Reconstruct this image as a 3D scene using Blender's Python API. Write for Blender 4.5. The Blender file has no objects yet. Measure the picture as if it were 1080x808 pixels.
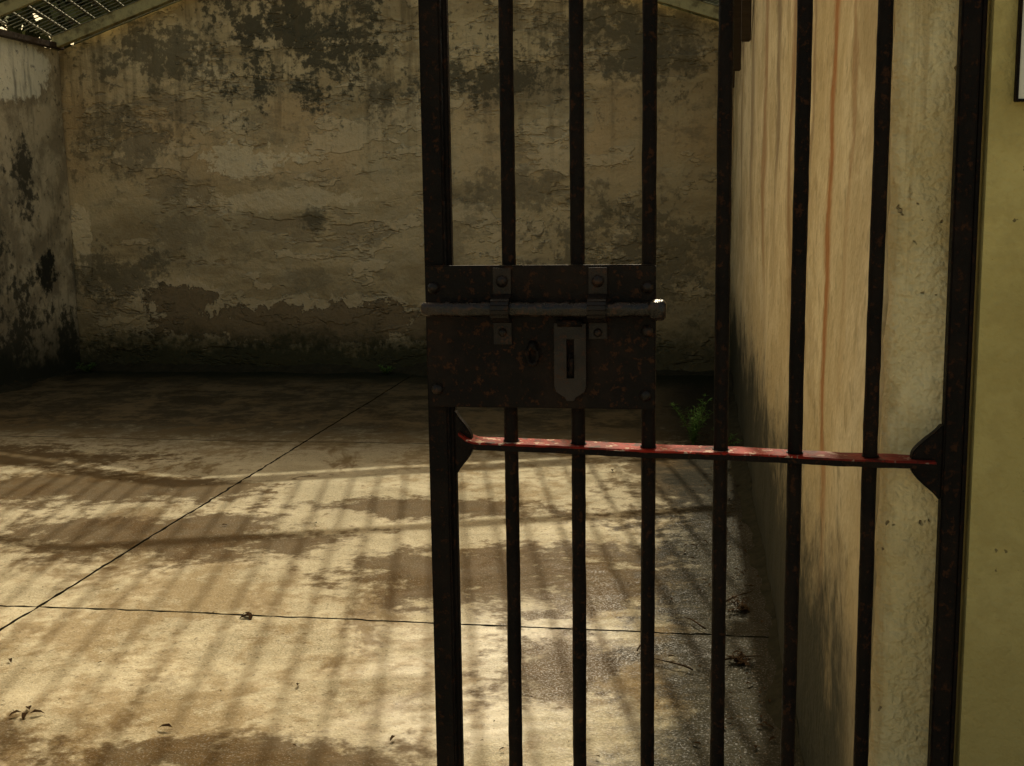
import bpy, bmesh, math, random
from mathutils import Vector, Matrix, noise
random.seed(4)
SC=bpy.context.scene
COL=SC.collection
# ------------------------------------------------------------------ helpers
def nz(x,y,z,s=1.0): return noise.noise(Vector((x*s,y*s,z*s)))
def fbm(x,y,z,s=1.0,o=4):
    a=1;t=0;f=s
    for i in range(o):
        t+=a*noise.noise(Vector((x*f,y*f,z*f)));a*=.5;f*=2.03
    return t
def mkobj(name,verts,faces,mat=None,parent=None,smooth=False,bevel=0):
    me=bpy.data.meshes.new(name); me.from_pydata([tuple(v) for v in verts],[],faces); me.update()
    ob=bpy.data.objects.new(name,me); COL.objects.link(ob)
    if mat: me.materials.append(mat)
    bm=bmesh.new(); bm.from_mesh(me); bmesh.ops.recalc_face_normals(bm,faces=bm.faces)
    if bevel>0:
        bmesh.ops.bevel(bm,geom=[e for e in bm.edges if e.is_manifold and e.calc_face_angle(0)>.5],offset=bevel,segments=2,affect='EDGES')
    bm.to_mesh(me); bm.free()
    if smooth:
        for p in me.polygons: p.use_smooth=True
    if parent: ob.parent=parent
    return ob
def empty(name,loc=(0,0,0)):
    e=bpy.data.objects.new(name,None); COL.objects.link(e); e.location=loc; e.empty_display_size=.2
    return e
class Geo:
    def __init__(s): s.v=[]; s.f=[]
    def add(s,vs,fs):
        o=len(s.v); s.v+= [Vector(v) for v in vs]; s.f+=[[i+o for i in f] for f in fs]
    def box(s,a,b):
        x0,y0,z0=a;x1,y1,z1=b
        s.add([(x0,y0,z0),(x1,y0,z0),(x1,y1,z0),(x0,y1,z0),(x0,y0,z1),(x1,y0,z1),(x1,y1,z1),(x0,y1,z1)],
              [(0,3,2,1),(4,5,6,7),(0,1,5,4),(1,2,6,5),(2,3,7,6),(3,0,4,7)])
    def tube(s,pts,r,n=12,cap=True,wob=0,pit=0):
        pts=[Vector(p) for p in pts]; rings=[]
        for i,p in enumerate(pts):
            d=(pts[min(i+1,len(pts)-1)]-pts[max(i-1,0)]).normalized()
            up=Vector((0,0,1)) if abs(d.z)<.9 else Vector((0,1,0))
            a=d.cross(up).normalized(); b=d.cross(a).normalized()
            rr=r[i] if isinstance(r,(list,tuple)) else r
            ring=[]
            for k in range(n):
                t=2*math.pi*k/n
                w=1+wob*nz(p.x*3+math.cos(t),p.y*3+math.sin(t),p.z*9,2.3)
                if pit: w+=pit*nz(p.x*90,math.cos(t)*1.4+p.z*90,math.sin(t)*1.4,1.0)
                ring.append(p+(a*math.cos(t)+b*math.sin(t))*rr*w)
            rings.append(ring)
        vs=[v for r_ in rings for v in r_]; fs=[]
        for i in range(len(rings)-1):
            for k in range(n):
                fs.append((i*n+k,i*n+(k+1)%n,(i+1)*n+(k+1)%n,(i+1)*n+k))
        if cap:
            fs.append(tuple(range(n))[::-1]); fs.append(tuple(range((len(rings)-1)*n,len(rings)*n)))
        s.add(vs,fs)
    def prism(s,poly,y0,y1):
        n=len(poly)
        vs=[(p[0],y0,p[1]) for p in poly]+[(p[0],y1,p[1]) for p in poly]
        fs=[tuple(range(n)),tuple(range(n,2*n))[::-1]]+[(i,i+n,(i+1)%n+n,(i+1)%n) for i in range(n)]
        s.add(vs,fs)
    def dome(s,c,r,h,seg=14):
        vs=[];R=4
        for j in range(R):
            t=j/(R)*math.pi/2
            for k in range(seg):
                a=2*math.pi*k/seg
                vs.append((c[0]+r*math.cos(t)*math.cos(a),c[1]-h*math.sin(t),c[2]+r*math.cos(t)*math.sin(a)))
        vs.append((c[0],c[1]-h,c[2])); fs=[]
        for j in range(R-1):
            for k in range(seg):
                fs.append((j*seg+k,j*seg+(k+1)%seg,(j+1)*seg+(k+1)%seg,(j+1)*seg+k))
        for k in range(seg): fs.append(((R-1)*seg+k,(R-1)*seg+(k+1)%seg,R*seg))
        s.add(vs,fs)
    def obj(s,name,mat,parent=None,smooth=False,bevel=0): return mkobj(name,s.v,s.f,mat,parent,smooth,bevel)

class Mat:
    def __init__(s,name):
        s.m=bpy.data.materials.new(name); s.m.use_nodes=True; s.nt=s.m.node_tree; s.N=s.nt.nodes; s.L=s.nt.links
        s.b=s.N['Principled BSDF']; tc=s.N.new('ShaderNodeTexCoord'); s.pos=tc.outputs['Object']
        sp=s.N.new('ShaderNodeSeparateXYZ'); s.L.new(s.pos,sp.inputs[0]); s.x,s.y,s.z=sp.outputs
    def set(s,inp,v):
        if isinstance(v,bpy.types.NodeSocket): s.L.new(v,inp)
        else:
            if inp.type=='RGBA' and len(v)==3: v=(*v,1)
            inp.default_value=v
    def math(s,op,a,b=0.0,c=None,clamp=False):
        n=s.N.new('ShaderNodeMath'); n.operation=op; n.use_clamp=clamp; s.set(n.inputs[0],a); s.set(n.inputs[1],b)
        if c is not None: s.set(n.inputs[2],c)
        return n.outputs[0]
    def vec(s,scale=(1,1,1),off=(0,0,0)):
        n=s.N.new('ShaderNodeMapping'); s.L.new(s.pos,n.inputs['Vector']); n.inputs['Scale'].default_value=scale; n.inputs['Location'].default_value=off
        return n.outputs[0]
    def noise(s,scale,detail=6,rough=.6,vec=None,dist=0.0):
        n=s.N.new('ShaderNodeTexNoise'); n.inputs['Scale'].default_value=scale; n.inputs['Detail'].default_value=min(detail,5 if scale<8 else 3)
        n.inputs['Roughness'].default_value=rough; n.inputs['Distortion'].default_value=dist
        s.L.new(vec if vec is not None else s.pos,n.inputs['Vector']); return n.outputs[0]
    def step(s,v,a,b,lo=0.0,hi=1.0):
        n=s.N.new('ShaderNodeMapRange'); n.interpolation_type='SMOOTHSTEP'; s.set(n.inputs[0],v)
        inv=a>b
        if inv: a,b,lo,hi=b,a,hi,lo
        for i,q in zip((1,2,3,4),(a,b,lo,hi)): n.inputs[i].default_value=q
        return n.outputs[0]
    def mix(s,f,a,b,mode='MIX'):
        n=s.N.new('ShaderNodeMix'); n.data_type='RGBA'; n.blend_type=mode; s.set(n.inputs[0],f); s.set(n.inputs[6],a); s.set(n.inputs[7],b)
        return n.outputs[2]
    def mul(s,a,b): return s.math('MULTIPLY',a,b)
    def blob(s,u,v,cu,cv,ru,rv,nzz,k=1.6,soft=.12,thr=0.0):
        a=s.math('DIVIDE',s.math('SUBTRACT',u,cu),ru); b=s.math('DIVIDE',s.math('SUBTRACT',v,cv),rv)
        d=s.math('SQRT',s.math('ADD',s.mul(a,a),s.mul(b,b)))
        t=s.math('ADD',s.math('SUBTRACT',1.0,d),s.mul(s.math('SUBTRACT',nzz,.5),k*2))
        return s.step(t,thr,thr+soft)
    def bump(s,h,strength=.5,dist=.01,prev=None):
        n=s.N.new('ShaderNodeBump'); n.inputs['Strength'].default_value=strength; n.inputs['Distance'].default_value=dist
        s.set(n.inputs['Height'],h)
        if prev is not None: s.L.new(prev,n.inputs['Normal'])
        return n.outputs[0]
    def out(s,color=None,rough=None,normal=None,metal=None,spec=None):
        if color is not None: s.set(s.b.inputs['Base Color'],color)
        if rough is not None: s.set(s.b.inputs['Roughness'],rough)
        if normal is not None: s.L.new(normal,s.b.inputs['Normal'])
        if metal is not None: s.set(s.b.inputs['Metallic'],metal)
        if spec is not None: s.set(s.b.inputs['Specular IOR Level'],spec)
        return s.m

# ------------------------------------------------------------------ dimensions
CAMH=1.6; YB=11.0; XL=-6.1; XR=.315; EAVE=3.1; SL=.33
XM=(XL+XR)/2; PEAK=EAVE+SL*(XR-XM); YG=2.0
SUN_EL=43.0; SUN_AZ=1.0

# ------------------------------------------------------------------ wall materials
def mat_back():
    m=Mat('old_plaster_back'); u,v=m.x,m.z
    n1=m.noise(.9,8,.62); n2=m.noise(3.2,10,.72); n3=m.noise(14,8,.7)
    nh=m.noise(1.2,9,.68,m.vec((.55,1,2.1),(3,0,1)))
    nmix=m.math('ADD',m.mul(n2,.55),m.mul(n3,.45))
    c=m.mix(m.step(nh,.38,.62),(.37,.295,.175),(.62,.505,.315))
    c=m.mix(m.mul(m.step(n2,.42,.62),.6),c,(.50,.43,.29))
    warm=m.mul(m.step(v,1.5,2.1),m.step(v,3.1,2.4))
    c=m.mix(m.mul(warm,m.step(n1,.38,.6,0,.65)),c,(.63,.45,.25))
    pt=m.step(m.noise(1.7,9,.66,m.vec((.7,1,1.5),(7,0,4))),.555,.575)
    c=m.mix(m.mul(pt,.5),c,(.74,.62,.42))
    pt2=m.step(m.noise(1.3,9,.7,m.vec((.6,1,1.6),(17,0,9))),.55,.585)
    c=m.mix(m.mul(pt2,.5),c,(.28,.225,.145))
    pt3=m.step(m.noise(2.2,9,.75,m.vec((.8,1,1.3),(2,0,31))),.53,.62)
    c=m.mix(m.mul(pt3,.45),c,(.20,.175,.12))
    b1=m.blob(u,v,-4.25,2.02,.5,.16,n2,1.6,.06)
    b1=m.math('MAXIMUM',b1,m.blob(u,v,-6.0,1.35,.10,.35,n2,1.0,.1))
    b1=m.math('MAXIMUM',b1,m.mul(m.blob(u,v,-3.9,1.65,.9,.10,n2,1.6,.1),.6))
    c=m.mix(m.mul(b1,.75),c,(.82,.71,.50))
    e1=m.blob(u,v,-3.6,.46,1.6,.20,n2,1.7,.05); e2=m.blob(u,v,-5.05,.70,.40,.17,n2,1.3,.05)
    e=m.math('MAXIMUM',e1,e2)
    r1=m.blob(u,v,-3.6,.46,1.6,.20,n2,1.7,.05,-.24); r2=m.blob(u,v,-5.05,.70,.40,.17,n2,1.3,.05,-.28)
    rim=m.math('MAXIMUM',r1,r2)
    c=m.mix(m.mul(rim,.65),c,(.70,.59,.41))
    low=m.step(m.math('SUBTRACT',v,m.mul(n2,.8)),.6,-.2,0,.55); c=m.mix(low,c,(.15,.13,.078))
    c=m.mix(m.mul(e,.88),c,m.mix(n3,(.13,.095,.055),(.26,.20,.125)))
    def mould(cu,cv,ru,rv,k=2.2,a=.85,nn=nmix):
        return m.mul(m.blob(u,v,cu,cv,ru,rv,nn,k,.7),a)
    mk=mould(-3.75,3.25,.95,.75,3.6,.95)
    for q in [(-1.9,2.72,1.0,.22,3.8,.85),(-3.6,1.42,.22,.15,2.6,.7),(-4.9,3.0,1.0,.35,3.8,.75),(-2.9,2.6,.3,.25,3.2,.75),(-.6,3.0,.9,.5,3.6,.75),(-5.6,.9,.6,.35,3.4,.65),(-.5,1.1,1.2,.5,3.8,.6),(-5.4,2.2,.6,.4,3.8,.55),(-1.6,1.7,.8,.2,3.8,.45)]:
        mk=m.math('MAXIMUM',mk,mould(*q))
    speck=m.mul(m.step(n3,.55,.68),m.step(v,1.6,3.2,.12,.8))
    mk=m.math('MAXIMUM',mk,speck)
    c=m.mix(mk,c,m.mix(n3,(.04,.042,.032),(.11,.10,.07)))
    st=m.noise(1.0,7,.65,m.vec((7,1,.5)))
    c=m.mix(m.mul(m.step(v,1.2,3.4,0,.65),m.step(st,.48,.66)),c,(.13,.105,.065))
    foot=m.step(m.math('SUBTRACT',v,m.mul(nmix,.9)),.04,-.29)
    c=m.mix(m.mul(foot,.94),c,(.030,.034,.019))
    c=m.mix(m.step(u,-1.2,.3,0,.35),c,(.18,.15,.095))
    h=m.math('ADD',m.mul(n2,.6),m.mul(n3,.3)); h=m.math('SUBTRACT',h,m.mul(e,.6)); h=m.math('ADD',h,m.mul(pt,.25)); h=m.math('SUBTRACT',h,m.mul(pt2,.25))
    return m.out(c,.9,m.bump(h,1.0,.05),spec=.12)
def mat_left():
    m=Mat('old_plaster_left'); u,v=m.y,m.z
    n2=m.noise(3.0,9,.7); n3=m.noise(13,8,.7); st=m.noise(1.2,8,.65,m.vec((1,5,.8)))
    nmix=m.math('ADD',m.mul(n2,.55),m.mul(n3,.45))
    c=m.mix(m.step(n2,.38,.62),(.30,.25,.165),(.58,.49,.33))
    c=m.mix(m.blob(u,v,10.1,2.85,.75,.34,n2,.7,.15),c,(.82,.78,.62))
    mk=m.blob(u,v,10.5,1.0,.22,.26,nmix,2.0,.5)
    for q in [(9.9,.35,.7,.7),(10.8,.25,.5,.35),(9.6,1.3,.3,.8),(10.2,1.9,.2,.4)]:
        mk=m.math('MAXIMUM',mk,m.mul(m.blob(u,v,*q,nmix,2.8,.7),.9))
    mk=m.math('MAXIMUM',mk,m.step(st,.54,.72,0,.65))
    mk=m.math('MAXIMUM',mk,m.step(n3,.57,.7,0,.65))
    c=m.mix(mk,c,(.036,.035,.026))
    foot=m.step(m.math('SUBTRACT',v,m.mul(n2,.9)),.15,-.3); c=m.mix(foot,c,(.025,.027,.017))
    return m.out(c,.9,m.bump(m.math('ADD',m.mul(n2,.6),m.mul(n3,.25)),1,.04),spec=.12)
def mat_right():
    m=Mat('limewashed_plaster_right'); u,v=m.y,m.z
    n2=m.noise(2.4,9,.7); n3=m.noise(12,8,.7); nb=m.noise(5,5,.75,m.vec((1,1,1),(9,2,1)))
    p=m.noise(1.3,8,.74,m.vec((1,.7,.9),(4,4,4)))
    c=m.mix(m.step(n2,.38,.62),(.60,.475,.265),(.78,.65,.405))
    c=m.mix(m.step(p,.53,.57,0,.55),c,(.48,.365,.195))
    c=m.mix(m.step(nb,.56,.66,0,.4),c,(.40,.295,.15))
    jit_=m.math('ADD',m.mul(n2,.30),m.mul(n3,.05))
    for (yy,ww,aa,z0_,cc) in ((2.62,.06,.6,1.3,(.36,.19,.075)),(3.0,.10,.95,.6,(.40,.17,.05)),(3.5,.08,.6,1.3,(.24,.14,.07)),(4.1,.18,.75,1.1,(.30,.16,.065)),(5.0,.16,.7,1.4,(.20,.13,.07)),(5.9,.25,.75,1.0,(.36,.19,.075)),(7.2,.30,.65,1.3,(.23,.145,.075)),(8.8,.4,.6,1.2,(.26,.165,.085))):
        d=m.math('ABSOLUTE',m.math('SUBTRACT',m.math('ADD',u,jit_),yy+.17))
        rs=m.mul(m.step(d,ww,ww*.1),m.step(m.math('ADD',v,m.mul(nb,.9)),z0_+.1,z0_+1.1))
        c=m.mix(m.mul(rs,aa),c,cc)
    c=m.mix(m.mul(m.step(m.math('ADD',v,m.mul(p,1.2)),2.8,3.6,0,.7),m.step(nb,.4,.6)),c,(.16,.115,.065))
    c=m.mix(m.step(n3,.56,.70,0,.45),c,(.32,.245,.13))
    foot2=m.step(m.math('SUBTRACT',v,m.mul(n2,.8)),.85,.0,0,.6); c=m.mix(foot2,c,(.24,.19,.105))
    foot=m.step(m.math('SUBTRACT',v,m.mul(m.math('ADD',m.mul(n2,.6),m.mul(n3,.4)),1.5)),.20,-.32); c=m.mix(m.mul(foot,m.step(u,2.16,2.6,.3,.95)),c,(.035,.036,.024))
    h=m.math('ADD',m.mul(n2,.6),m.mul(n3,.35)); h=m.math('ADD',h,m.mul(nb,.3))
    return m.out(c,.88,m.bump(h,.8,.03),spec=.12)
def mat_entr():
    m=Mat('yellow_painted_render')
    n2=m.noise(3,8,.65); n3=m.noise(22,8,.7); nf=m.noise(110,4,.7)
    c=m.mix(m.step(n2,.35,.65),(.32,.26,.095),(.44,.365,.145))
    c=m.mix(m.step(n3,.4,.65,0,.4),c,(.28,.22,.08))
    sp=m.step(m.noise(30,5,.75),.69,.72); c=m.mix(m.mul(sp,.85),c,(.08,.06,.03))
    foot=m.step(m.math('SUBTRACT',m.z,m.mul(n2,.8)),1.1,.1,0,.5); c=m.mix(foot,c,(.16,.13,.06))
    h=m.math('ADD',m.mul(n3,.4),m.mul(nf,.15))
    return m.out(c,.8,m.bump(h,1,.018),spec=.12)
def mat_pier():
    m=Mat('cream_limewash_pier')
    n2=m.noise(5,8,.68); n3=m.noise(20,8,.7); nf=m.noise(90,4,.7)
    c=m.mix(m.step(n2,.40,.60),(.68,.55,.29),(.88,.75,.45))
    c=m.mix(m.step(n3,.48,.66,0,.4),c,(.54,.41,.20))
    pit=m.step(m.noise(19,6,.74),.67,.70); c=m.mix(m.mul(pit,.75),c,(.20,.13,.06))
    st=m.noise(1.0,7,.7,m.vec((26,3,1.2))); c=m.mix(m.step(st,.50,.66,0,.5),c,(.42,.28,.12))
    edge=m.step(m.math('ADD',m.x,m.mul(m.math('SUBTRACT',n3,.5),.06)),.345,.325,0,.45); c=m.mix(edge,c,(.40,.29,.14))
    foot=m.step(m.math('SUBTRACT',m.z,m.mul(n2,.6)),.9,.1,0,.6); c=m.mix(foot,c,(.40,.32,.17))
    h=m.math('ADD',m.mul(n3,.5),m.mul(nf,.2)); h=m.math('SUBTRACT',h,m.mul(pit,.5)); h=m.math('ADD',h,m.mul(n2,.8))
    return m.out(c,.8,m.bump(h,1,.028),spec=.12)
MB,ML,MR,ME,MP=mat_back(),mat_left(),mat_right(),mat_entr(),mat_pier()

# ------------------------------------------------------------------ walls
def slabwall(name,fn,offs,nu,nv,mat):
    vs=[];fs=[]
    for side in (0,1):
        for j in range(nv+1):
            for i in range(nu+1):
                p=fn(i/nu,j/nv,side)
                vs.append(Vector(p)+(Vector(offs) if side else Vector((0,0,0))))
    W=nu+1; S=W*(nv+1)
    for j in range(nv):
        for i in range(nu):
            a=j*W+i; fs.append((a,a+1,a+1+W,a+W)); fs.append((S+a,S+a+W,S+a+1+W,S+a+1))
    for i in range(nu):
        fs.append((i,S+i,S+i+1,i+1)); t=nv*W+i; fs.append((t,t+1,S+t+1,S+t))
    for j in range(nv):
        a=j*W; fs.append((a,a+W,S+a+W,S+a)); b=a+nu; fs.append((b,S+b,S+b+W,b+W))
    return mkobj(name,vs,fs,mat,smooth=False)
gab=lambda x: EAVE+SL*((XR-XM)-abs(x-XM))
def fb(u,v,s):
    x=XL-.25+(XR-XL+.5)*u; z=-.1+(gab(min(max(x,XL),XR))+.1)*v
    return (x,YB+(0 if s else .022*fbm(x,0,z,.9,4)),z)
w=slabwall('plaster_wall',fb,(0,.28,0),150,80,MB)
def fl(u,v,s):
    y=1.7+(YB-1.72)*u; z=-.1+(EAVE+.1)*v
    return (XL+(0 if s else .018*fbm(3,y,z,.9,4)),y,z)
slabwall('plaster_wall.001',fl,(-.25,0,0),110,50,ML)
def fr(u,v,s):
    y=2.14+(YB-2.16)*u; z=-.1+(EAVE+.1)*v
    return (XR+(0 if s else .020*fbm(3,y,z,1.1,4)),y,z)
slabwall('plaster_wall.002',fr,(.27,0,0),140,60,MR)
for o in bpy.data.objects:
    if o.name.startswith('plaster_wall'):
        for p in o.data.polygons: p.use_smooth=True
        o.modifiers.new('es','EDGE_SPLIT').split_angle=math.radians(40)
prof=[]
prof.append((XR+.012,2.139))
for k in range(9):
    t=k/8*math.pi/2; prof.append((XR+.004+.03*(1-math.cos(t)), 2.105-.03*math.sin(t)))
for k in range(1,9): prof.append((XR+.034+.10*k/8,2.072))
nzv=170; vs=[];fs=[]
for j in range(nzv+1):
    z=-.05+3.1*j/nzv
    for i,(x,y) in enumerate(prof):
        d=.012*fbm(x*2,y*2,z,2.2,5)+.005*fbm(x,y,z,14,3)
        vs.append((x+ d*(1 if i<9 else .2),y+d*(.4 if i<6 else 1),z))
W=len(prof)
for j in range(nzv):
    for i in range(W-1): a=j*W+i; fs.append((a,a+1,a+1+W,a+W))
o=len(vs)
for j in (0,nzv):
    z=-.05+3.1*j/nzv; vs+= [(prof[-1][0],2.139,z)]
fs.append(tuple([*range(nzv*W,nzv*W+W),o+1])); fs.append(tuple([*range(0,W),o]))
fs.append(tuple([W-1+j*W for j in range(nzv+1)]+[o+1,o])); fs.append(tuple([j*W for j in range(nzv+1)]+[o+1,o]))
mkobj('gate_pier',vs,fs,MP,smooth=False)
for p in bpy.data.objects['gate_pier'].data.polygons: p.use_smooth=len(p.vertices)==4
ent=empty('entrance_wall')
def few(u,v,s):
    x=.4495+3.2*u; z=-.05+3.2*v
    return (x,1.985+(0 if s else .004*fbm(x,0,z,1.7,4)),z)
a=slabwall('wall_right',few,(0,.22,0),60,60,ME); a.parent=ent
g=Geo(); g.box((-8,1.985,-.05),(-1.55,2.2,3.15)); g.box((-1.55,1.985,2.45),(.449,2.2,3.15)); g.obj('wall_left_and_lintel',ME,ent,bevel=.01)
# ------------------------------------------------------------------ ground + concrete floor
def mat_floor():
    m=Mat('wet_stained_concrete'); u,v=m.x,m.y
    n1=m.noise(.8,8,.62,None,.3); n2=m.noise(2.3,9,.70,None,.4); n3=m.noise(11,8,.7); nf=m.noise(120,4,.8); ng=m.noise(45,5,.75)
    nmix=m.math('ADD',m.mul(n2,.65),m.mul(n3,.35))
    c=m.mix(m.step(n2,.40,.60),(.30,.26,.17),(.44,.385,.265))
    c=m.mix(m.step(nf,.40,.60,0,.4),c,(.56,.50,.36))
    stain=m.step(m.math('ADD',m.mul(n1,.7),m.mul(n3,.3)),.49,.58,0,.6)
    c=m.mix(stain,c,(.20,.135,.058))
    br=m.step(m.noise(1.5,9,.74,m.vec((1,.6,1),(5,2,0)),.5),.53,.63,0,.75)
    c=m.mix(br,c,(.13,.082,.032))
    def B(*q,k=2.0,soft=.5): return m.blob(u,v,*q,nmix,k,soft)
    wet=B(-.95,4.85,.75,.6)
    for q in [(-2.6,5.3,1.2,.5),(-.35,4.9,.5,.65),(-.45,3.85,.32,.35),(-1.2,3.05,1.0,.25),(-3.6,6.2,1.6,.55),(.0,7.0,.6,1.6),(-4.6,7.0,1.3,.45),(-4.2,5.1,.9,.5),(-2.3,3.15,.5,.18),(-1.4,6.0,.9,.3)]:
        wet=m.math('MAXIMUM',wet,B(*q))
    c=m.mix(m.mul(wet,.88),c,m.mix(n3,(.030,.018,.006),(.105,.063,.023)))
    far_stain_shade=m.step(m.math('ADD',v,m.mul(m.math('SUBTRACT',nmix,.5),3.0)),6.8,8.2,0,.96)
    c=m.mix(far_stain_shade,c,m.mix(m.step(nmix,.42,.60),(.028,.023,.013),(.095,.070,.036)))  # far floor: brown staining, with the back wall's shade painted in
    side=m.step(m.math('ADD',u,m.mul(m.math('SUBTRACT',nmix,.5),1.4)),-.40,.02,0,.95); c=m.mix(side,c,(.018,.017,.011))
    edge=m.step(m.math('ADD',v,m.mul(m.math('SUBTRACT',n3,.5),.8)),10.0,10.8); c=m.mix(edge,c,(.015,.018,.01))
    sp=m.step(ng,.57,.68,0,.6); c=m.mix(sp,c,(.09,.065,.035))
    dark=m.math('MAXIMUM',m.math('MAXIMUM',m.mul(wet,.85),side),m.math('MAXIMUM',far_stain_shade,stain))
    gl=m.blob(u,v,-.65,3.9,.75,1.8,nmix,1.6,.9)
    gl1=m.mul(gl,m.math('SUBTRACT',1.0,m.mul(dark,.9)))
    gl2=m.mul(m.blob(u,v,-.38,3.9,.45,1.6,nmix,1.8,.8),m.step(nf,.50,.58))
    gl3=m.mul(m.mul(m.step(v,6.8,5.8),m.step(nf,.55,.64)),.6)
    gl_=m.math('MAXIMUM',m.mul(gl1,.8),m.math('MAXIMUM',gl2,gl3))
    r=m.math('SUBTRACT',.85,m.mul(gl_,.52))
    s_=m.math('ADD',.02,m.mul(gl_,.68))
    h=m.math('ADD',m.mul(nf,.6),m.mul(ng,.5))
    nn=m.bump(m.math('ADD',h,m.mul(nmix,3.0)),.8,.008)
    return m.out(c,r,nn,spec=s_)
MF=mat_floor()
ms=Mat('damp_soil'); n=ms.noise(14,6,.7)
MS=ms.out(ms.mix(n,(.012,.012,.008),(.05,.045,.028)),.95,ms.bump(n,.8,.02),spec=.0)
mg=Mat('pale_bounce_ground'); n=mg.noise(.8,6,.7)
MG=mg.out(mg.mix(n,(.26,.23,.16),(.38,.33,.24)),.95,mg.bump(mg.noise(20,5,.7),.5,.02),spec=.05)  # unseen outer ground, made pale to bounce light onto the pier
mc=Mat('pale_bounce_corridor'); n=mc.noise(2,6,.7)
MC=mc.out(mc.mix(n,(.36,.33,.25),(.50,.46,.36)),.85,mc.bump(mc.noise(30,5,.7),.4,.01),spec=.1)  # unseen corridor floor, kept pale as a reflector for the gate side
g=Geo(); g.add([(-400,-400,-.035),(400,-400,-.035),(400,600,-.035),(-400,600,-.035)],[(0,1,2,3)]); g.obj('ground',MG)
fl_=empty('concrete_yard_floor')
xs=[XL-.1,-2.63,XR+.1]; ys=[1.4,4.27,7.62,YB+.1]
gap=.007
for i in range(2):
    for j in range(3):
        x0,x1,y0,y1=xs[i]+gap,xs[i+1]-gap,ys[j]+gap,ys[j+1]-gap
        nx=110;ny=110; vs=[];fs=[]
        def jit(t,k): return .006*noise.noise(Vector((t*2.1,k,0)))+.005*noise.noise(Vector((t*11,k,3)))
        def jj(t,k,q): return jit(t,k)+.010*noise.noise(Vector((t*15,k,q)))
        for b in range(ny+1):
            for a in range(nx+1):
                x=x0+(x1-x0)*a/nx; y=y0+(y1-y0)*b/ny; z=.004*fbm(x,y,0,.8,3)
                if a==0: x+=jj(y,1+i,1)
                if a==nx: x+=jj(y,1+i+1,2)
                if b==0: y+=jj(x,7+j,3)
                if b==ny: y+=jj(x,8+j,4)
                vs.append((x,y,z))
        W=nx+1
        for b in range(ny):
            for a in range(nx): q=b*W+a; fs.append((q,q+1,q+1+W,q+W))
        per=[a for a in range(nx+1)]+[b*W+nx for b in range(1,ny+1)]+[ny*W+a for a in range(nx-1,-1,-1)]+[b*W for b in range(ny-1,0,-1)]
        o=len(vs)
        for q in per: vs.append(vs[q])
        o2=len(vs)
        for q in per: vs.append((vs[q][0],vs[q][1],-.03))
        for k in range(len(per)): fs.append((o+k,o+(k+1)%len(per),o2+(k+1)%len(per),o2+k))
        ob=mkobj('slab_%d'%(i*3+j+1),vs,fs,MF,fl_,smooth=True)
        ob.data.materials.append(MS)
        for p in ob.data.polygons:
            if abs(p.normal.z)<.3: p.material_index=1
g=Geo(); g.box((-8,-3,-.03),(3.7,1.39,-.001)); g.obj('corridor_floor',MC,bevel=.003)
g=Geo(); g.add([(XL-.1,1.4,-.026),(XR+.1,1.4,-.026),(XR+.1,YB+.1,-.026),(XL-.1,YB+.1,-.026)],[(0,1,2,3)]); g.obj('joint_bed',MS,fl_)
def dirt(name,p0,p1,nrm,w,h,seed):
    p0,p1,nrm=Vector(p0),Vector(p1),Vector(nrm); L=(p1-p0).length; n=int(L/.025); vs=[];fs=[];R=7
    for i in range(n+1):
        c=p0.lerp(p1,i/n); k=max(.08,.55+.9*fbm(i*.025,seed,0,1.3,5))
        for r in range(R):
            t=r/(R-1); d=w*k*t; z=h*k*(1-t)**1.6*(1+.5*nz(i*.025,r*.3,seed,14))+(.004 if r<R-1 else -.01)
            q=c+nrm*d; vs.append((q.x,q.y,z))
    for i in range(n):
        for r in range(R-1): a=i*R+r; fs.append((a,a+1,a+1+R,a+R))
    return mkobj(name,vs,fs,MS,smooth=True)
dirt('soil_debris',(XL,YB-.02,0),(XR,YB-.02,0),(0,-1,0),.22,.07,2.0)
dirt('soil_debris.001',(XR-.0,2.3,0),(XR-.0,YB,0),(-1,0,0),.14,.05,5.0)
dirt('soil_debris.002',(XL+.0,2.3,0),(XL+.0,YB,0),(1,0,0),.2,.06,8.0)

# ------------------------------------------------------------------ roof frame + mesh
mr=Mat('painted_roof_steel'); n=mr.noise(5,7,.7)
MRF=mr.out(mr.mix(mr.step(n,.45,.65),(.36,.33,.18),(.15,.13,.07)),.7,mr.bump(n,.4,.01),spec=.1)
mw=Mat('galvanised_rod'); MW=mw.out(mw.mix(mw.noise(8),(.08,.08,.055),(.16,.155,.11)),.7,spec=.1)
mdk=Mat('dark_timber'); n=mdk.noise(4,7,.7,mdk.vec((1,6,6))); MD=mdk.out(mdk.mix(n,(.025,.018,.012),(.08,.055,.035)),.8,mdk.bump(n,.5,.01),spec=.1)
roof=empty('security_mesh_roof')
g=Geo()
for yy,hw,h in ((10.90,.04,.12),(9.55,.02,.10)):
    for s in (0,1):
        xa=XL if s==0 else XR
        g.prism([(xa,EAVE),(XM,PEAK),(XM,PEAK+h),(xa,EAVE+h)],yy-hw,yy+hw)
g.obj('rafters',MRF,roof,bevel=.003)
g=Geo(); 
g.box((XL-.02,2.2,EAVE+.005),(XL+.05,YB-.0,EAVE+.06)); g.box((XR-.05,2.2,EAVE+.005),(XR+.06,YB,EAVE+.06)); g.box((XM-.012,2.2,PEAK+.055),(XM+.012,YB,PEAK+.09))
g.obj('purlins',MD,roof,bevel=.003)
g=Geo(); SK=-.20; YE=YB+.34
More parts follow.
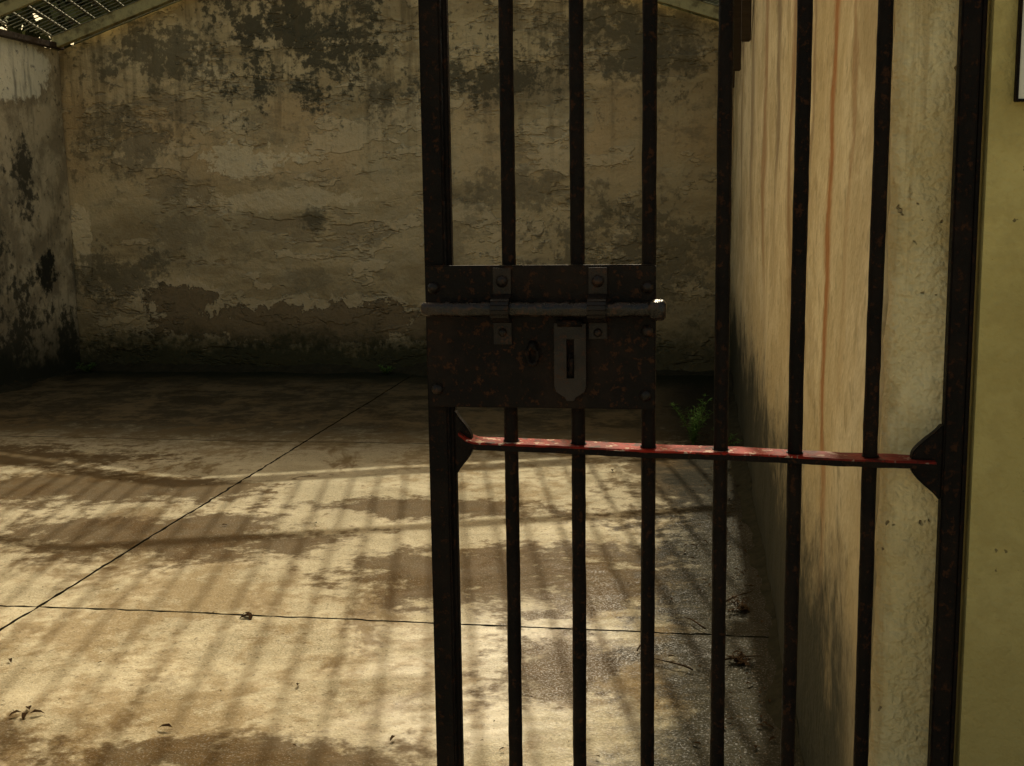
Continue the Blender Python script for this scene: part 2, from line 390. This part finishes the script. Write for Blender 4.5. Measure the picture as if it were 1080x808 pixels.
for s in (-1,1):
    Lx=(XR-XM)
    def zz(px): return PEAK-SL*abs(px-XM)+.125
    t=-4.0; kk=0
    while t<Lx+4.0:
        ya,yb=2.2,YE
        lo,hi=(XM-Lx,XM) if s<0 else (XM,XR)
        def xx(y): return XM+t+SK*(y-6.6)
        yl=6.6+(lo-XM-t)/SK; yh=6.6+(hi-XM-t)/SK
        y1=max(ya,min(yl,yh)); y2=min(yb,max(yl,yh))
        if y2-y1>.15: g.tube([(xx(y1),y1,zz(xx(y1))),(xx(y2),y2,zz(xx(y2)))],.0125+.0035*nz(kk*1.7,0,0),6)
        t+=.15+.02*nz(0,kk*2.3,s); kk+=1
    yy=2.3
    while yy<YE:
        g.tube([(XM+s*.02,yy,PEAK+.125-.016),(XM+s*Lx,yy,EAVE+.125-.016)],.0045,6); yy+=.09
g.obj('rod_mesh',MW,roof,smooth=True)
br=Geo()
for yy in (10.7,9.3,7.6):
    br.box((XR-.06,yy-.05,2.55),(XR-.002,yy+.05,3.09)); br.box((XR-.12,yy-.04,2.98),(XR-.062,yy+.04,3.09))
br.obj('wall_brackets',MD,roof,bevel=.006)

# ------------------------------------------------------------------ gate
def mat_iron(name,a,b,rr=.5,sp=.10,rust=.6):
    m=Mat(name); n=m.noise(9,8,.7); n3=m.noise(70,6,.75); n4=m.noise(260,3,.7)
    c=m.mix(m.step(n,.4,.65),a,b); c=m.mix(m.step(n3,.54,.67,0,rust),c,(.045,.018,.008))
    h=m.math('ADD',m.mul(n3,.5),m.mul(n4,.2)); h=m.math('ADD',h,m.mul(n,.5))
    return m.out(c,m.step(n3,.3,.7,rr-.06,rr+.22),m.bump(h,.8,.005),spec=sp)
MI=mat_iron('black_painted_iron',(.004,.003,.0026),(.008,.0052,.004),sp=.07)
MI2=mat_iron('worn_iron',(.005,.0036,.003),(.012,.0072,.005),.45,.08,.75)
m=Mat('chipped_red_paint'); n=m.noise(38,8,.75); n2=m.noise(14,7,.7)
c=m.mix(m.step(n2,.4,.62),(.25,.017,.008),(.13,.011,.006))
c=m.mix(m.step(n,.595,.62,0,.85),c,(.42,.30,.21)); c=m.mix(m.step(n,.455,.40,0,.85),c,(.035,.014,.009))
c=m.mix(m.step(m.x,.02,.30,0,.6),c,(.07,.008,.005))
MRD=m.out(c,.6,m.bump(m.math('ADD',n,m.mul(n2,.5)),.7,.004),spec=.06)
gate=empty('barred_iron_gate')
BX=[-.3156,-.1985,-.0786,.0434,.166,.289]
g=Geo()
for i,x in enumerate(BX):
    pts=[]; 
    for k in range(93):
        z=.06+2.28*k/92; pts.append((x+.002*nz(i*7,0,z,1.5),YG+.002*nz(0,i*5,z,1.5),z))
    g.tube(pts,.0122,16,wob=.09,pit=.05)
g.obj('bars',MI,gate,smooth=True)
g=Geo()
g.box((-.460,YG-.014,.03),(-.424,YG+.012,2.36)); g.box((-.4235,YG-.004,.03),(-.414,YG+.014,2.36))
g.box((-.4625,YG+.0125,.03),(-.4555,YG+.034,2.36))
g.obj('lock_stile',MI,gate,bevel=.003)
g=Geo(); g.box((.402,YG-.016,.03),(.432,YG+.012,2.36)); g.box((.4325,YG-.006,.03),(.4425,YG+.02,2.4))
g.obj('hinge_stile',MI,gate,bevel=.003)
g=Geo(); g.box((-.46,YG-.013,.0602-.03),(.43,YG+.013,.09)); g.box((-.46,YG-.013,2.30),(.43,YG+.013,2.345)); g.obj('end_rails',MI,gate,bevel=.003)
zl,zr=1.184,1.164; x0,x1=-.405,.390
n=60; vs=[];fs=[]
for k in range(n+1):
    t=k/n; x=x0+(x1-x0)*t; z=zl+(zr-zl)*t+.0014*nz(x,0,0,6)
    hw=.028; th=.0062
    if t<.04: q=(1-t/.04); z+=.016*q*q; 
    for (dy,dz) in ((-hw,-th),(hw,-th),(hw,th),(-hw+.003,th),(-hw,th-.003)): vs.append((x,YG+dy+.0012*nz(x,dy,0,40),z+dz+.0010*nz(x,dy*9,dz*50,50)))
for k in range(n):
    for r in range(5): a=k*5+r; b=k*5+(r+1)%5; fs.append((a,b,b+5,a+5))
fs.append((0,1,2,3,4)); fs.append(tuple(range(n*5,n*5+5)))
cb=mkobj('crossbar',vs,fs,MRD,gate)
cb.data.materials.append(MI)
for p in cb.data.polygons:
    if p.normal.y<-.8 or p.normal.z<-.5: p.material_index=1
g=Geo()
for x in BX:
    z=zl+(zr-zl)*(x-x0)/(x1-x0); g.tube([(x,YG,z-.0095),(x,YG,z-.0063)],.0155,14); g.tube([(x,YG,z+.0063),(x,YG,z+.0088)],.0145,14)
g.obj('bar_collars',MI,gate,bevel=.001)
def lug(xe,zc,s,H=.062,Wd=.040):
    up=[];N_=14
    for k in range(N_+1):
        t=k/N_
        zz=.009+(H-.009)*t
        ww=Wd*(.5+.5*math.cos(math.pi*t))*.78+ (Wd*.22 if t<.55 else Wd*.22*max(0,(1-t)/.45)**.5)
        up.append((ww,zz))
    poly=[(xe,zc-H)]+[(xe+s*w_,zc-z_) for w_,z_ in up[::-1][1:]]+[(xe+s*w_,zc+z_) for w_,z_ in up[:-1]]+[(xe,zc+H)]
    return poly
g=Geo(); g.prism(lug(-.4145,1.184,1,.058,.03),YG-.010,YG+.010); g.prism(lug(.4015,1.166,-1,.064,.048),YG-.012,YG+.010)
g.obj('crossbar_lugs',MI,gate,bevel=.002)
g=Geo(); 
px0,px1,pz0,pz1=-.455,-.066,1.252,1.4945; py0,py1=YG-.031,YG-.0205
g.box((px0,py0,pz0),(px1,py1,pz1)); g.obj('lock_plate',MI2,gate,bevel=.0022)
g=Geo(); g.box((px0+.004,py1+.0005,pz0+.004),(px0+.0405,YG-.0145,pz1-.004)); g.box((-.09,py1+.0005,pz0+.01),(-.068,YG-.012,pz1-.01)); g.obj('plate_spacers',MI,gate,bevel=.001)
MI3=mat_iron('rubbed_iron',(.008,.0056,.0045),(.020,.0125,.009),.30,.17,.8)
MI5=mat_iron('rusty_rod_iron',(.006,.004,.003),(.022,.012,.008),.24,.30,.9)
g=Geo()
for (x,z) in [(-.441,1.457),(-.080,1.457),(-.438,1.283),(-.082,1.276),(-.080,1.385)]:
    g.dome((x,py0,z),.0105,.0095)
g.obj('plate_rivets',MI3,gate,smooth=True)
g=Geo(); pts=[];rs=[]
for k in range(141):
    t=k/140; pts.append((-.4565+.408*t,YG-.052,1.4225+.0012*nz(t*9,0,0))); rs.append(.0120 if t<.93 else .0120+.0050*min(1,(t-.93)/.01))
rs[0]=.009; rs[1]=.0112; rs[-1]=.0125; rs[-2]=.0152
g.tube(pts,rs,24,wob=.12,pit=.13); g.obj('sliding_bolt',MI5,gate,smooth=True)
g=Geo()
def strap(xc,w,ztop,zbot):
    yb=py0-.0008; r=.0155; zc=1.4225; yc=YG-.052; th=.0042
    path=[(yb,ztop)]
    path+= [(yb,zc+r+.006)]
    for k in range(9):
        a=math.pi/2-k/8*math.pi
        path.append((yc-r*math.cos(a)*1.0, zc+r*math.sin(a)))
    path+= [(yb,zc-r-.006),(yb,zbot)]
    for i in range(len(path)-1):
        (ya,za),(yb2,zb)=path[i],path[i+1]
        d=Vector((0,yb2-ya,zb-za)); 
        if d.length<1e-6: continue
        d.normalize(); nr=Vector((0,d.z,-d.y)); 
        if nr.y>0: nr=-nr
        A=Vector((0,ya,za))-d*.0005;B=Vector((0,yb2,zb))+d*.0005
        vs=[]
        for P in (A,B):
            for (sx,k) in ((-1,0),(1,0),(1,1),(-1,1)): vs.append(P+Vector((xc+sx*w/2,0,0))+nr*th*k)
        g.add(vs,[(0,1,2,3),(4,7,6,5),(0,4,5,1),(1,5,6,2),(2,6,7,3),(3,7,4,0)])
strap(-.3225,.031,1.490,1.362); strap(-.1615,.031,1.490,1.372)
g.obj('bolt_staples',MI3,gate,bevel=.0006)
g=Geo()
for x in (-.3225,-.1615):
    g.dome((x,py0-.0049,1.468),.0105,.0085); g.dome((x,py0-.0049,1.382),.0075,.006)
    g.tube([(x,py0-.004,1.468),(x,py0-.012,1.468)],.0065,6)
g.obj('staple_bolts',MI3,gate,smooth=True)
g=Geo(); hx0,hx1=-.234,-.181; hz0,hz1=1.280,1.398; sx0,sx1=-.2135,-.2005; sz0,sz1=1.306,1.372
hy0,hy1=YG-.046,YG-.0405
hc=(hx0+hx1)/2
g.prism([(hx0,sz1),(hx0,hz1),(hx1,hz1),(hx1,sz1)],hy0,hy1)
g.prism([(hx0,sz0),(hx0,sz1-.0001),(sx0,sz1-.0001),(sx0,sz0)],hy0,hy1)
g.prism([(sx1,sz0),(sx1,sz1-.0001),(hx1,sz1-.0001),(hx1,sz0)],hy0,hy1)
bot=[(hx1,hz0+.012),(hx1-.003,hz0+.003),(hx1-.012,hz0-.003),(hc+.009,hz0-.006),(hc+.006,hz0-.012),(hc-.006,hz0-.012),(hc-.009,hz0-.006),(hx0+.012,hz0-.003),(hx0+.003,hz0+.003),(hx0,hz0+.012)]
g.prism([(hx0,sz0-.0001),(hx1,sz0-.0001)]+bot,hy0,hy1)
MI4=mat_iron('hasp_iron',(.012,.0095,.008),(.026,.019,.015),.4,.16)
g.obj('slotted_hasp',MI4,gate)
g=Geo(); g.tube([(hx0+.006,YG-.045,hz1+.001),(hx1-.006,YG-.045,hz1+.001)],.0065,12)
R=.011;pts=[]
for k in range(21):
    a=k/20*2*math.pi; pts.append((-.207+.003*math.sin(a),YG-.040-R*math.sin(a)*.9-.006, 1.330+.016*math.cos(a)))
g.tube(pts,.0035,8,cap=False)
g.obj('hasp_hinge_and_staple',MI,gate,smooth=True)
g=Geo(); pts=[]
for k in range(25):
    a=k/24*2*math.pi; pts.append((-.272+.009*math.sin(a),YG-.0395,1.343+.015*math.cos(a)))
g.tube(pts,.004,10,cap=False); g.dome((-.272,py0,1.360),.009,.014); g.obj('latch_ring',MI2,gate,smooth=True)

# ------------------------------------------------------------------ framed notice on the entrance wall
fn_=empty('framed_notice')
mfp=Mat('notice_paper'); MPp=mfp.out((.55,.53,.44),.6)
g=Geo(); X0,X1,Z0,Z1=.483,.80,1.742,2.16; t=.004; y0,y1=1.966,1.981
g.box((X0,y0,Z0),(X0+t,y1,Z1)); g.box((X1-t,y0,Z0),(X1,y1,Z1)); g.box((X0+t,y0+.0005,Z0),(X1-t,y1,Z0+t)); g.box((X0+t,y0+.0005,Z1-t),(X1-t,y1,Z1)); g.obj('frame',MI,fn_,bevel=.001)
g=Geo(); g.box((X0+t,y0+.004,Z0+t),(X1-t,y1-.003,Z1-t)); g.obj('sheet',MPp,fn_)

# ------------------------------------------------------------------ plants, leaves, twigs
ml=Mat('weed_leaf'); n=ml.noise(9,4,.6); MLf=ml.out(ml.mix(n,(.05,.11,.025),(.11,.18,.05)),.9,spec=.0)
md=Mat('dry_leaf'); n=md.noise(20,4,.6); MDl=md.out(md.mix(n,(.02,.012,.007),(.06,.036,.018)),.9,spec=.0)
def leaf(g,p,d,L,w,rnd,curl=.2):
    d=d.normalized(); up=Vector((0,0,1)); s=d.cross(up)
    if s.length<.1: s=Vector((1,0,0))
    s.normalize(); n=s.cross(d)
    P=[p,p+d*L*.35+s*w+n*curl*L*.15,p+d*L*.35-s*w+n*curl*L*.15,p+d*L*.75+s*w*.7-n*curl*L*.05,p+d*L*.75-s*w*.7-n*curl*L*.05,p+d*L-n*curl*L*.4,p+d*L*.35,p+d*L*.75-n*curl*L*.15]
    g.add(P,[(0,1,6),(0,6,2),(1,3,7,6),(2,6,7,4),(3,5,7),(4,7,5)])
def plant(name,loc,h,sp,nst,ll,mat,seed,lw=.13):
    rnd=random.Random(seed); g=Geo(); loc=Vector(loc)
    for i in range(nst):
        a=rnd.uniform(0,6.283); r=sp*rnd.uniform(.3,1); H=h*rnd.uniform(.45,1); pts=[];N_=10
        for k in range(N_):
            t=k/(N_-1); pts.append(loc+Vector((math.cos(a)*r*t**1.4,math.sin(a)*r*t**1.4,H*(t-.15*t*t*t)))+Vector((rnd.uniform(-1,1),rnd.uniform(-1,1),0))*.006)
        g.tube(pts,[.0022*(1-.7*k/(N_-1)) for k in range(N_)],5)
        for k in range(1,N_):
            for q in range(4):
                b=rnd.uniform(0,6.283); d=Vector((math.cos(b),math.sin(b),rnd.uniform(-.2,.9)))
                leaf(g,pts[k],d,ll*rnd.uniform(.6,1.2),ll*lw,rnd)
    return g.obj(name,mat)
plant('weed_plant',(-.01,7.75,0),.38,.17,18,.036,MLf,1,.10)
plant('weed_plant.001',(.18,7.6,0),.16,.12,8,.035,MLf,2,.1)
plant('weed_plant.002',(.20,4.55,0),.05,.08,6,.02,MDl,3)
plant('weed_plant.003',(.16,4.0,0),.03,.09,6,.02,MDl,4)
plant('weed_plant.004',(-5.9,10.75,0),.12,.1,8,.04,MLf,5)
plant('weed_plant.005',(-2.9,10.8,0),.09,.14,8,.035,MLf,6)
rnd=random.Random(9)
g=Geo()
spots=[(-1.72,4.25,.045),(-3.25,3.65,.04),(-3.0,3.3,.05),(-2.75,3.45,.043),(-1.9,5.6,.03),(-2.35,5.5,.03),(-.9,3.3,.03),(-1.6,3.25,.04),(-2.1,3.3,.043),(-.5,6.9,.04),(-2.4,3.7,.03),(-1.3,3.6,.025)]
for i in range(200): spots.append((rnd.uniform(-5.8,.1),rnd.uniform(3,10.5),rnd.uniform(.005,.018)))
for i in range(260): spots.append((.25-abs(rnd.gauss(0,.15)),rnd.uniform(3,8.5),rnd.uniform(.010,.030)))
for x,y,s in spots:
    for q in range(4 if s>.042 else 1):
        a=rnd.uniform(0,6.28); leaf(g,Vector((x+rnd.uniform(-.02,.02),y+rnd.uniform(-.02,.02),.010)),Vector((math.cos(a),math.sin(a),rnd.uniform(0,.25))),s*rnd.uniform(.8,1.3),s*.22,rnd,.8)
g.obj('fallen_leaves',MDl)
g=Geo()
for (x,y,a,L) in [(-3.1,3.75,.4,.14),(-.2,4.05,1.2,.12),(.1,4.0,.3,.15),(.05,4.3,2.2,.14),(-2.9,3.3,2.5,.08),(.0,3.9,2.6,.16),(.12,4.6,.9,.2)]:
    pts=[(x+math.cos(a)*L*t+rnd.uniform(-.004,.004),y+math.sin(a)*L*t+rnd.uniform(-.004,.004),.012+.006*math.sin(t*3)) for t in (0,.25,.5,.75,1)]
    g.tube(pts,[.003,.003,.0025,.002,.001],6)
g.obj('twigs',MDl,smooth=True)
mt=Mat('sky_screen_foliage'); n=mt.noise(.7,4,.6); MT=mt.out(mt.mix(n,(.06,.07,.03),(.12,.13,.06)),.8,spec=.05)
g=Geo(); rnd=random.Random(21)
trees=[(-17,17,6.4,3.2),(-13.5,15.5,6.2,3.0),(-10.5,17,6.8,3.3),(-7,17.5,6.6,3.2),(-3.5,18,6.8,3.3),(0,18,6.8,3.2),(3.5,18.5,6.8,3.2),(-14.5,12,5.6,2.8)]  # trees added behind the walls to mute bright sky seen through the mesh
tk=Geo()
for (tx,ty,H,Rr) in trees:
    tk.tube([(tx,ty,-.05),(tx+.1,ty,1.4),(tx-.1,ty+.1,2.6),(tx,ty,H*.55)],[.24,.18,.14,.08],10)
    for q in range(7):
        a=rnd.uniform(0,6.28); tk.tube([(tx-.05,ty,2.0+q*.25),(tx+math.cos(a)*Rr*.4,ty+math.sin(a)*Rr*.4,H*.5+q*.1),(tx+math.cos(a)*Rr*.75,ty+math.sin(a)*Rr*.75,H*.62+q*.12)],[.09,.05,.02],6)
    for q in range(46):
        d=Vector((rnd.gauss(0,1),rnd.gauss(0,1),rnd.gauss(0,1))).normalized()*rnd.uniform(.3,1)
        c_=Vector((tx+d.x*Rr,ty+d.y*Rr,H*.56+d.z*H*.42)); r_=rnd.uniform(.6,1.1)
        for q2 in range(70):
            d=Vector((rnd.gauss(0,.5),rnd.gauss(0,.5),rnd.gauss(0,.45)))*r_; p=c_+d
            a1=Vector((rnd.uniform(-1,1),rnd.uniform(-1,1),rnd.uniform(-1,1))).normalized(); a2=a1.cross(Vector((.3,.5,.8))).normalized()
            s_=rnd.uniform(.13,.23); g.add([p-a1*s_,p+a2*s_*.6,p+a1*s_,p-a2*s_*.6],[(0,1,2,3)])
tb=empty('sky_screen_trees'); g.obj('foliage',MT,tb); tk.obj('trunks',MD,tb,smooth=True)

# ------------------------------------------------------------------ light
w=bpy.data.worlds.new('World'); SC.world=w; w.use_nodes=True; nt=w.node_tree
sky=nt.nodes.new('ShaderNodeTexSky'); sky.sky_type='NISHITA'; sky.sun_disc=False; sky.sun_elevation=math.radians(SUN_EL); sky.sun_rotation=math.radians(SUN_AZ)
sky.air_density=1.3; sky.dust_density=5; sky.ozone_density=0
bg=nt.nodes['Background']
mx=nt.nodes.new('ShaderNodeMix'); mx.data_type='RGBA'; mx.blend_type='MULTIPLY'; mx.inputs[0].default_value=1; mx.inputs[7].default_value=(1.45,1.24,.86,1); mx.clamp_result=False
nt.links.new(sky.outputs[0],mx.inputs[6]); nt.links.new(mx.outputs[2],bg.inputs[0]); bg.inputs[1].default_value=.15
sd=bpy.data.lights.new('sun','SUN'); sd.energy=5.0; sd.angle=math.radians(.55); sd.color=(1,.91,.70)
so=bpy.data.objects.new('sun',sd); COL.objects.link(so)
el=math.radians(SUN_EL); az=math.radians(SUN_AZ)
dsun=Vector((math.sin(az)*math.cos(el),math.cos(az)*math.cos(el),math.sin(el)))
so.rotation_euler=dsun.to_track_quat('Z','Y').to_euler(); so.location=(0,5,12)
# ------------------------------------------------------------------ camera
cd=bpy.data.cameras.new('camera'); cam=bpy.data.objects.new('camera',cd); COL.objects.link(cam)
cd.sensor_width=36; cd.sensor_fit='HORIZONTAL'; cd.lens=36*1250/1080; cd.clip_end=2000; cd.clip_start=.05
R=Matrix.Rotation(math.radians(8.9),4,'Z')@Matrix.Rotation(math.radians(90-8.7),4,'X')@Matrix.Rotation(-.0137,4,'Z')
cam.matrix_world=Matrix.Translation((0,0,CAMH))@R
SC.camera=cam
SC.view_settings.view_transform='Standard'; SC.view_settings.look='None'; SC.view_settings.exposure=0
